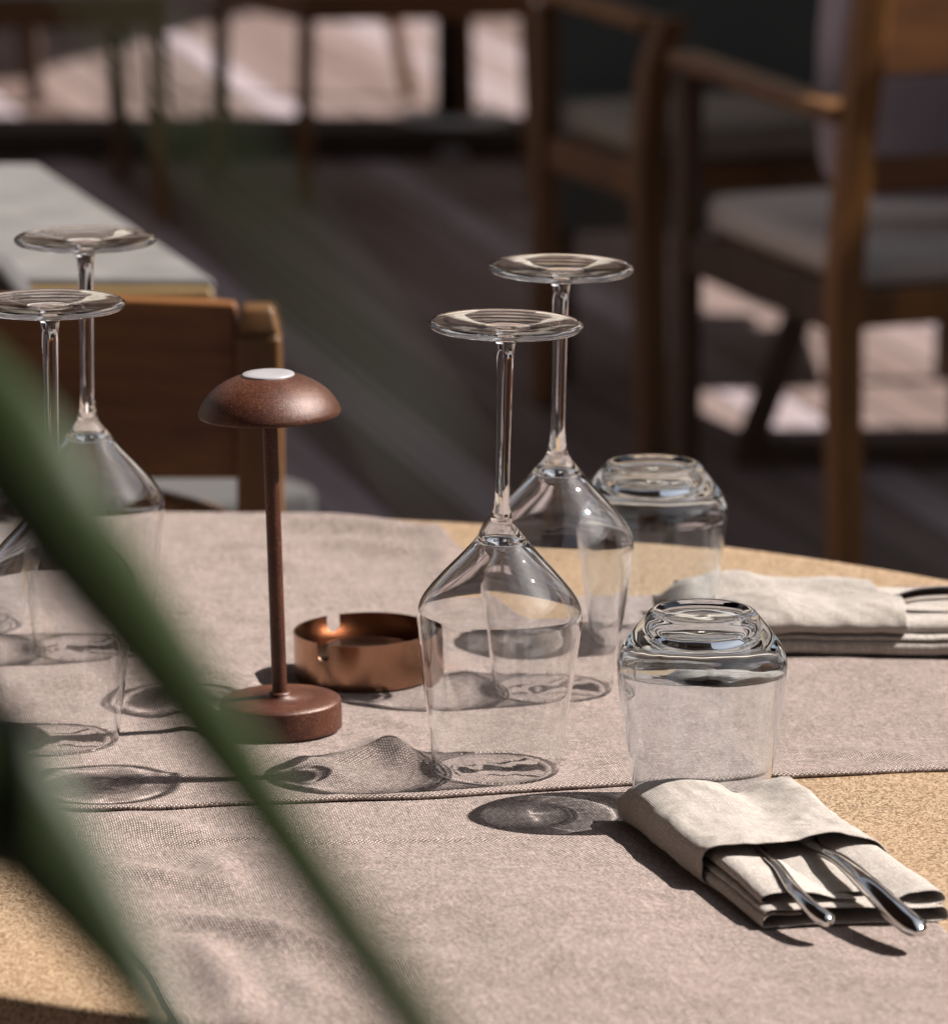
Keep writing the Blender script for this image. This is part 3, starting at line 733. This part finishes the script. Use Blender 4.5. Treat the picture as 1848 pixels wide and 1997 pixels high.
def chair_back_view():
    root = empty('dining_chair', (-.33, 4.0, 0)); Y = 3.86
    def q(px, py): v = on_y(px, py, Y); return v
    r = q(505, 590); ztop = r.z
    xr = r.x; xl = xr-.46
    for x in (xr, xl):
        bm = bmesh.new()
        pts = [(x, Y+.10, 0), (x, Y+.02, .40), (x, Y, .60), (x, Y-.004, ztop-.02)]
        for a, b in zip(pts, pts[1:]): bar(bm, a, b, .033, .036)
        bar(bm, (x, Y-.004, ztop-.0202), (x, Y-.004, ztop), .033, .036, w2=.7)
        o = from_bm('back_post', bm, M_teak, None, True, .004); reparent(o, root)
    z1 = q(400, 592).z; z0 = q(400, 935).z; bm = bmesh.new(); n = 24; R_ = []
    for i in range(n+1):
        x = xl+.016+(xr-xl-.032)*i/n; bow = .03*(1-((i/n)*2-1)**2); sag = .006*(1-((i/n)*2-1)**2)
        R_.append([bm.verts.new((x, Y+.008+bow+dy, z)) for dy, z in ((-.009, z0-sag), (.009, z0-sag), (.009, z1), (-.009, z1))])
    for a, b in zip(R_, R_[1:]):
        for k in range(4): bm.faces.new((a[k], a[(k+1) % 4], b[(k+1) % 4], b[k]))
    bm.faces.new(R_[0]); bm.faces.new(R_[-1])
    o = from_bm('backrest', bm, M_teak_h, None, True, .003); reparent(o, root)
    o = boxobj('seat', xl, xr, Y+.02, Y+.46, .42, .45, M_teak_h, None, .006); reparent(o, root)
    o = boxobj('seat_cushion', xl+.015, xr-.015, Y+.04, Y+.45, .4505, .485, M_cushion, None, .014, 4); reparent(o, root)
    for x in (xl+.02, xr-.02):
        o = barobj('leg', (x, Y+.44, .42), (x, Y+.46, 0), .034, .034, M_teak, None, w2=.8); reparent(o, root)
    # curved rear brace below the crest
    pts = [(xl, Y+.004, .665), (xl+.12, Y+.02, .678), (xr-.16, Y+.02, .676), (xr-.04, Y+.01, .655), (xr, Y+.006, .63)]
    bm = bmesh.new(); c = catmull(pts, 6)
    for a, b in zip(c, c[1:]): bar(bm, a, b, .014, .014)
    o = from_bm('back_brace', bm, M_teak, None, True); reparent(o, root)
    return root
ch = chair_back_view(); tag(ch, 'teak dining chair seen from behind, tucked against the pale topped table at left', 'chair')

gc = empty('upholstered_chair', (-.55, 4.05, 0)); tag(gc, 'grey upholstered chair back at the far left edge, against the pale tabletop', 'chair')
gx = on_y(70, 600, 4.0).x; gz = on_y(40, 486, 4.0).z
bm = bmesh.new(); prof_ = [(gx-.5, .42), (gx, .42), (gx+.004, gz-.06), (gx-.006, gz-.03), (gx-.022, gz-.008), (gx-.05, gz), (gx-.45, gz), (gx-.48, gz-.01), (gx-.5, gz-.05)]
f0 = [bm.verts.new((x, 3.98, z)) for x, z in prof_]; f1 = [bm.verts.new((x, 4.03, z)) for x, z in prof_]
bm.faces.new(f0); bm.faces.new(f1[::-1])
for i in range(len(prof_)): j = (i+1) % len(prof_); bm.faces.new((f0[i], f0[j], f1[j], f1[i]))
o = from_bm('backrest', bm, M_benchgrey, None, True, .008, 3); reparent(o, gc)
o = boxobj('seat', gx-.49, gx-.01, 4.032, 4.5, .40, .46, M_benchgrey, None, .015, 3); reparent(o, gc)
for x in (gx-.46, gx-.04):
    for y in (4.06, 4.46): o = barobj('leg', (x, y, .399), (x, y, 0), .03, .03, M_dark, None); reparent(o, gc)
st = empty('bench', (-.25, 4.9, 0)); tag(st, 'low bench end with pale cushion peeping out right of the tucked teak chair', 'bench')
c1 = on_z(624, 948, .45)
bm = bmesh.new()
P0 = [Vector((c1.x, c1.y, 0)), Vector((c1.x-.14, c1.y+.22, 0)), Vector((c1.x-.54, c1.y-.04, 0)), Vector((c1.x-.40, c1.y-.26, 0))]
def prism(name, P0, z0, z1, m, root, bev):
    bm = bmesh.new(); lo = [bm.verts.new((p.x, p.y, z0)) for p in P0]; hi = [bm.verts.new((p.x, p.y, z1)) for p in P0]
    bm.faces.new(lo); bm.faces.new(hi[::-1])
    for i in range(len(P0)): j = (i+1) % len(P0); bm.faces.new((lo[i], lo[j], hi[j], hi[i]))
    o = from_bm(name, bm, m, None, True, bev, 3); reparent(o, root); return o
prism('seat_frame', P0, .37, .405, M_teak_h, st, .005)
prism('seat_cushion', P0, .4055, .45, M_benchgrey, st, .012)
cen = sum(P0, Vector())/4
for p in P0:
    q = p+(cen-p)*.12; o = barobj('leg', (q.x, q.y, .37), (q.x, q.y, 0), .035, .035, M_teak, None); reparent(o, st)

# ------------------------------------------------------------------ armchairs and chairs in the background
def armchair(loc, rz, wid, dep, zs, za, zb, m_arm, m_post, m_leg, label, group=None, leg_w=.036, cushion=True, rails=True, arms=True):
    """local frame: y = facing direction, back posts at y=0, front legs at y=dep, x from 0 (left) to wid"""
    root = empty('armchair' if arms else 'dining_chair', loc, (0, 0, rz)); tag(root, label, 'armchair' if arms else 'chair', group)
    for x in (0, wid):
        bm = bmesh.new(); polybar(bm, [(x-.004, -.03, 0), (x, -.006, zs*.6), (x, 0, zs), (x+.003, -.012, zs+.12), (x+.012, -.045, zb)], leg_w, leg_w*1.1)
        from_bm('back_post', bm, m_post, root, True, .003)
        barobj('leg', (x, dep+.0, 0), (x, dep, za-.012 if arms else zs), leg_w*.8, leg_w, m_leg, root)
        if arms:
            barobj('arm', (x, -.01, za+.002), (x, dep+.02, za+.006), .042, .020, m_arm, root, .005)
    boxobj('seat_frame', .018, wid-.018, 0.02, dep-.02, zs-.055, zs-.012, m_post, root, .004)
    for x in (.004, wid-.004):
        barobj('seat_rail', (x, .02, zs-.035), (x, dep-.02, zs-.035), .022, .045, m_leg, root)
    if cushion:
        boxobj('seat_cushion', .02, wid-.02, .025, dep, zs-.0115, zs+.035, M_cushion, root, .018, 4)
    if rails:
        bm = bmesh.new(); bar(bm, (.018, -.04, zb-.06), (wid-.018, -.04, zb-.06), .022, .13); from_bm('top_rail', bm, M_teak_h if m_post == M_teak_lit else m_post, root, True, .004)
        bm = bmesh.new(); bar(bm, (.018, -.014, zs+.125), (wid-.018, -.014, zs+.125), .020, .042); from_bm('back_rail', bm, M_teak_h if m_post == M_teak_lit else m_post, root, True, .004)
    return root
# nearest right chair
pr = on_z(1655, 1120, 0); ang = R(20)
r1 = armchair((.412, 5.98, 0), ang, .50, .46, .455, .645, .82, M_teak, M_teak_lit, M_dark, 'teak armchair nearest at right, seen from behind its tall back post', None, .034)
# cushion leaning on its backrest
bm = bmesh.new(); bmesh.ops.create_cube(bm, size=1); bmesh.ops.subdivide_edges(bm, edges=bm.edges, cuts=6, use_grid_fill=True)
for v in bm.verts:
    x, y, z = v.co*2
    k = (1-abs(x)**4*.5)*(1-abs(z)**4*.5); v.co = Vector((x*.24*(1-.06*z*z), y*.07*k, z*.2*(1-.06*x*x)))
cu = from_bm('back_cushion', bm, M_cushion2, None, True); m = cu.modifiers.new('s', 'SUBSURF'); m.levels = m.render_levels = 2
cu.location = (.625, 6.20, .72); cu.rotation_euler = (R(8), 0, ang)
tag(cu, 'lilac grey cushion leaning inside the nearest armchair at right', 'cushion')
# second armchair, further left
r2 = armchair((on_z(1276, 880, 0).x-.012, on_z(1282, 880, 0).y, 0), R(22), .48, .36, .40, .585, .60, M_teak_lit, M_teak, M_teak, 'dark armchair left of the nearest one, its armrest toned lighter as if sunlit', None, .038, rails=False)
for k_ in r2.children:
    if k_.name.startswith('seat_cushion'): k_.data.materials[0] = M_brownfab
# upholstered dark sofa chair behind
s3 = empty('lounge_chair', (.38, 8.2, 0)); tag(s3, 'charcoal upholstered lounge chair in the shade between the armchairs', 'armchair')
o = boxobj('backrest', .10, .72, 8.25, 8.38, .30, .95, M_darkfab, None, .03, 4); reparent(o, s3)
o = boxobj('seat', .10, .72, 7.75, 8.248, .22, .36, M_darkfab, None, .03, 4); reparent(o, s3)
for x in (.13, .69):
    for y in (7.79, 8.33):
        o = barobj('leg', (x, y, .22), (x, y, 0), .035, .035, M_dark, None); reparent(o, s3)

# trestle table at right
t3 = empty('trestle_table', (.75, 7.4, 0)); tag(t3, 'trestle table with slanting leg and floor bar behind the right armchair', 'table')
tt = on_z(1462, 905, 0); up = on_y(1592, 540, tt.y+.02)
o = barobj('leg', (tt.x, tt.y, .03), (up.x+.09*(.70-up.z)/max(.05, up.z), up.y, .715), .036, .05, M_dark, None, .003); reparent(o, t3)
o = barobj('leg', (tt.x+.9, tt.y, .03), (up.x+.8, up.y, .715), .036, .05, M_dark, None, .003); reparent(o, t3)
o = boxobj('floor_bar', tt.x-.02, tt.x+.95, tt.y-.02, tt.y+.03, .0, .03, M_dark, None, .003); reparent(o, t3)
o = boxobj('tabletop', tt.x-.05, tt.x+1.1, tt.y-.35, tt.y+.35, .7155, .75, M_dark, None, .003); reparent(o, t3)

# far left pair of chairs and the one at the top edge
def legchair(legs, ztop, m_leg, m_rail, label, group):
    """chair standing on four measured foot points"""
    F = [Vector((p.x, p.y, 0)) for p in legs]; cen = sum(F, Vector())/4
    root = empty('dining_chair', cen); tag(root, label, 'chair', group)
    tops = []
    for p in F:
        q = p+(cen-p)*.05; tops.append(q)
        o = barobj('leg', (p.x, p.y, 0), (q.x, q.y, ztop-.0505), .030, .036, m_leg, None, .004); reparent(o, root)
    prism('seat_frame', [t+(t-cen)*.06 for t in tops], ztop-.05, ztop, m_rail, root, .006)
    prism('seat_cushion', [t+(t-cen)*.04 for t in tops], ztop+.0005, ztop+.045, M_cushion, root, .015)
    a, b = tops[2], tops[3]
    for t in (a, b):
        o = barobj('back_post', (t.x, t.y, ztop+.001), (t.x, t.y+.05, ztop+.42), .030, .03, m_leg, None, .004); reparent(o, root)
    o = barobj('backrest', (a.x, a.y+.045, ztop+.36), (b.x, b.y+.045, ztop+.36), .02, .12, m_rail, None, .004); reparent(o, root)
    return root
G = 'chairs at the sunny edge of the deck'
legchair([on_z(592, 392, 0), on_z(1042, 382, 0), on_z(912, 288, 0), on_z(420, 345, 0)], .365, M_teak, M_teak_h, 'pale wooden chair in the top middle, before the sunlit deck', G)
pa, pb = on_z(322, 432, 0), on_z(240, 350, 0)
legchair([pa-Vector((.44, .03, 0)), pa, pb, pb-Vector((.42, 0, 0))], .385, M_teak, M_teak_h, 'wooden chair at the top left corner before the sunlit deck', G)
pc = on_z(70, 205, 0)
legchair([pc-Vector((.45, 0, 0)), pc, pc+Vector((-.05, .4, 0)), pc+Vector((-.5, .4, 0))], .40, M_dark, M_dark, 'dark wooden chair farthest back at the top left corner', G)
# pedestal table far back
pd = on_z(882, 285, 0); pt = empty('pedestal_table', (pd.x, pd.y, 0)); tag(pt, 'dark pedestal table on a pale grey plinth at the top middle', 'table')
lathe('pedestal', [(0, .06), (.032, .06), (.032, .70), (0, .70)], M_black, pt, 32)
lathe('plinth', [(0, 0), (.17, 0), (.17, .02), (.10, .06), (0, .062)], M_concrete, pt, 48)
lathe('tabletop', [(0, .7005), (.40, .7005), (.40, .73), (0, .73)], M_dark, pt, 64)
sp = on_z(800, 205, 0)
o = barobj('parasol_brace', (sp.x-.1, sp.y+.2, .42), (sp.x, sp.y+.1, .0), .03, .04, M_teak, None); tag(o, 'slanting wooden prop just left of the dark pedestal at the top', 'prop')

# ------------------------------------------------------------------ palm frond in front
frond = empty('palm_plant', (-.35, 1.4, 0)); tag(frond, 'out of focus dark green palm leaves hanging in front at left', 'palm')
def leaflet(pts, n=16):
    """pts: (px, py, distance y, width m); blade facing the camera with a V fold"""
    c = catmull([(a_, b_, d_*.70 if d_ > 1 else d_, w_*.70 if d_ > 1 else w_) for a_, b_, d_, w_ in pts], n); bm = bmesh.new(); rows = []
    for i, q in enumerate(c):
        p = on_y(q[0], q[1], q[2]); a = on_y(*c[max(0, i-1)][:3]); b = on_y(*c[min(len(c)-1, i+1)][:3]); d = (b-a).normalized()
        v = (p-CAM).normalized(); side = d.cross(v).normalized(); hw = q[3]/2
        rows.append([bm.verts.new(p-side*hw+v*.12*hw*2), bm.verts.new(p-side*hw*.5+v*.05*hw), bm.verts.new(p-v*.1*hw), bm.verts.new(p+side*hw*.5+v*.05*hw), bm.verts.new(p+side*hw+v*.12*hw*2)])
    for a, b in zip(rows, rows[1:]):
        for k in range(4): bm.faces.new((a[k], a[k+1], b[k+1], b[k]))
    o = from_bm('leaf', bm, M_leaf, None, True); m = o.modifiers.new('t', 'SOLIDIFY'); m.thickness = .0006; reparent(o, frond); return o
leaflet([(-420, 420, 1.62, .014), (-200, 650, 1.58, .030), (10, 860, 1.53, .033), (150, 1060, 1.50, .0285), (300, 1260, 1.46, .0235), (440, 1460, 1.42, .0190), (560, 1640, 1.37, .0160), (690, 1830, 1.31, .0150), (830, 2030, 1.25, .0140), (960, 2250, 1.2, .006)])
leaflet([(-420, 1060, 1.52, .014), (-200, 1290, 1.50, .026), (-40, 1480, 1.47, .036), (80, 1640, 1.45, .031), (185, 1790, 1.43, .0225), (290, 1950, 1.41, .0140), (390, 2130, 1.40, .0080), (480, 2330, 1.39, .0030)])
leaflet([(60, -250, .62, .002), (240, 60, .60, .0034), (430, 340, .58, .0042), (640, 640, .56, .0042), (830, 900, .55, .0026), (930, 1050, .55, .0006)])
leaflet([(-500, 1500, 1.5, .02), (-260, 1560, 1.5, .02), (-60, 1660, 1.5, .008), (0, 1720, 1.5, .001)])
o = barobj('stem', (-.42, 1.40, 0), (-.36, 1.50, 1.42), .014, .014, M_leaf, None); reparent(o, frond)
pp = lathe('plant_pot', [(0, 0), (.14, 0), (.19, .36), (.20, .38), (.18, .38), (.175, .34), (0, .34)], M_concrete, None, 64, (-.42, 1.40, 0)); tag(pp, 'pale planter below the palm leaves, left of the table', 'planter')

for o in bpy.data.objects:
    if o.type == 'MESH' and o.name.split('.')[0] in ('table_runner', 'tabletop', 'pocket', 'side_flap', 'lower_fold', 'inner_ply'):
        o.cycles.is_caustics_receiver = True

bpy.context.view_layer.update()
S = Matrix.Scale(UNIT, 4)
for o in bpy.data.objects:
    if o.parent is None and o.type not in ('CAMERA', 'LIGHT'):
        o.matrix_world = S @ o.matrix_world
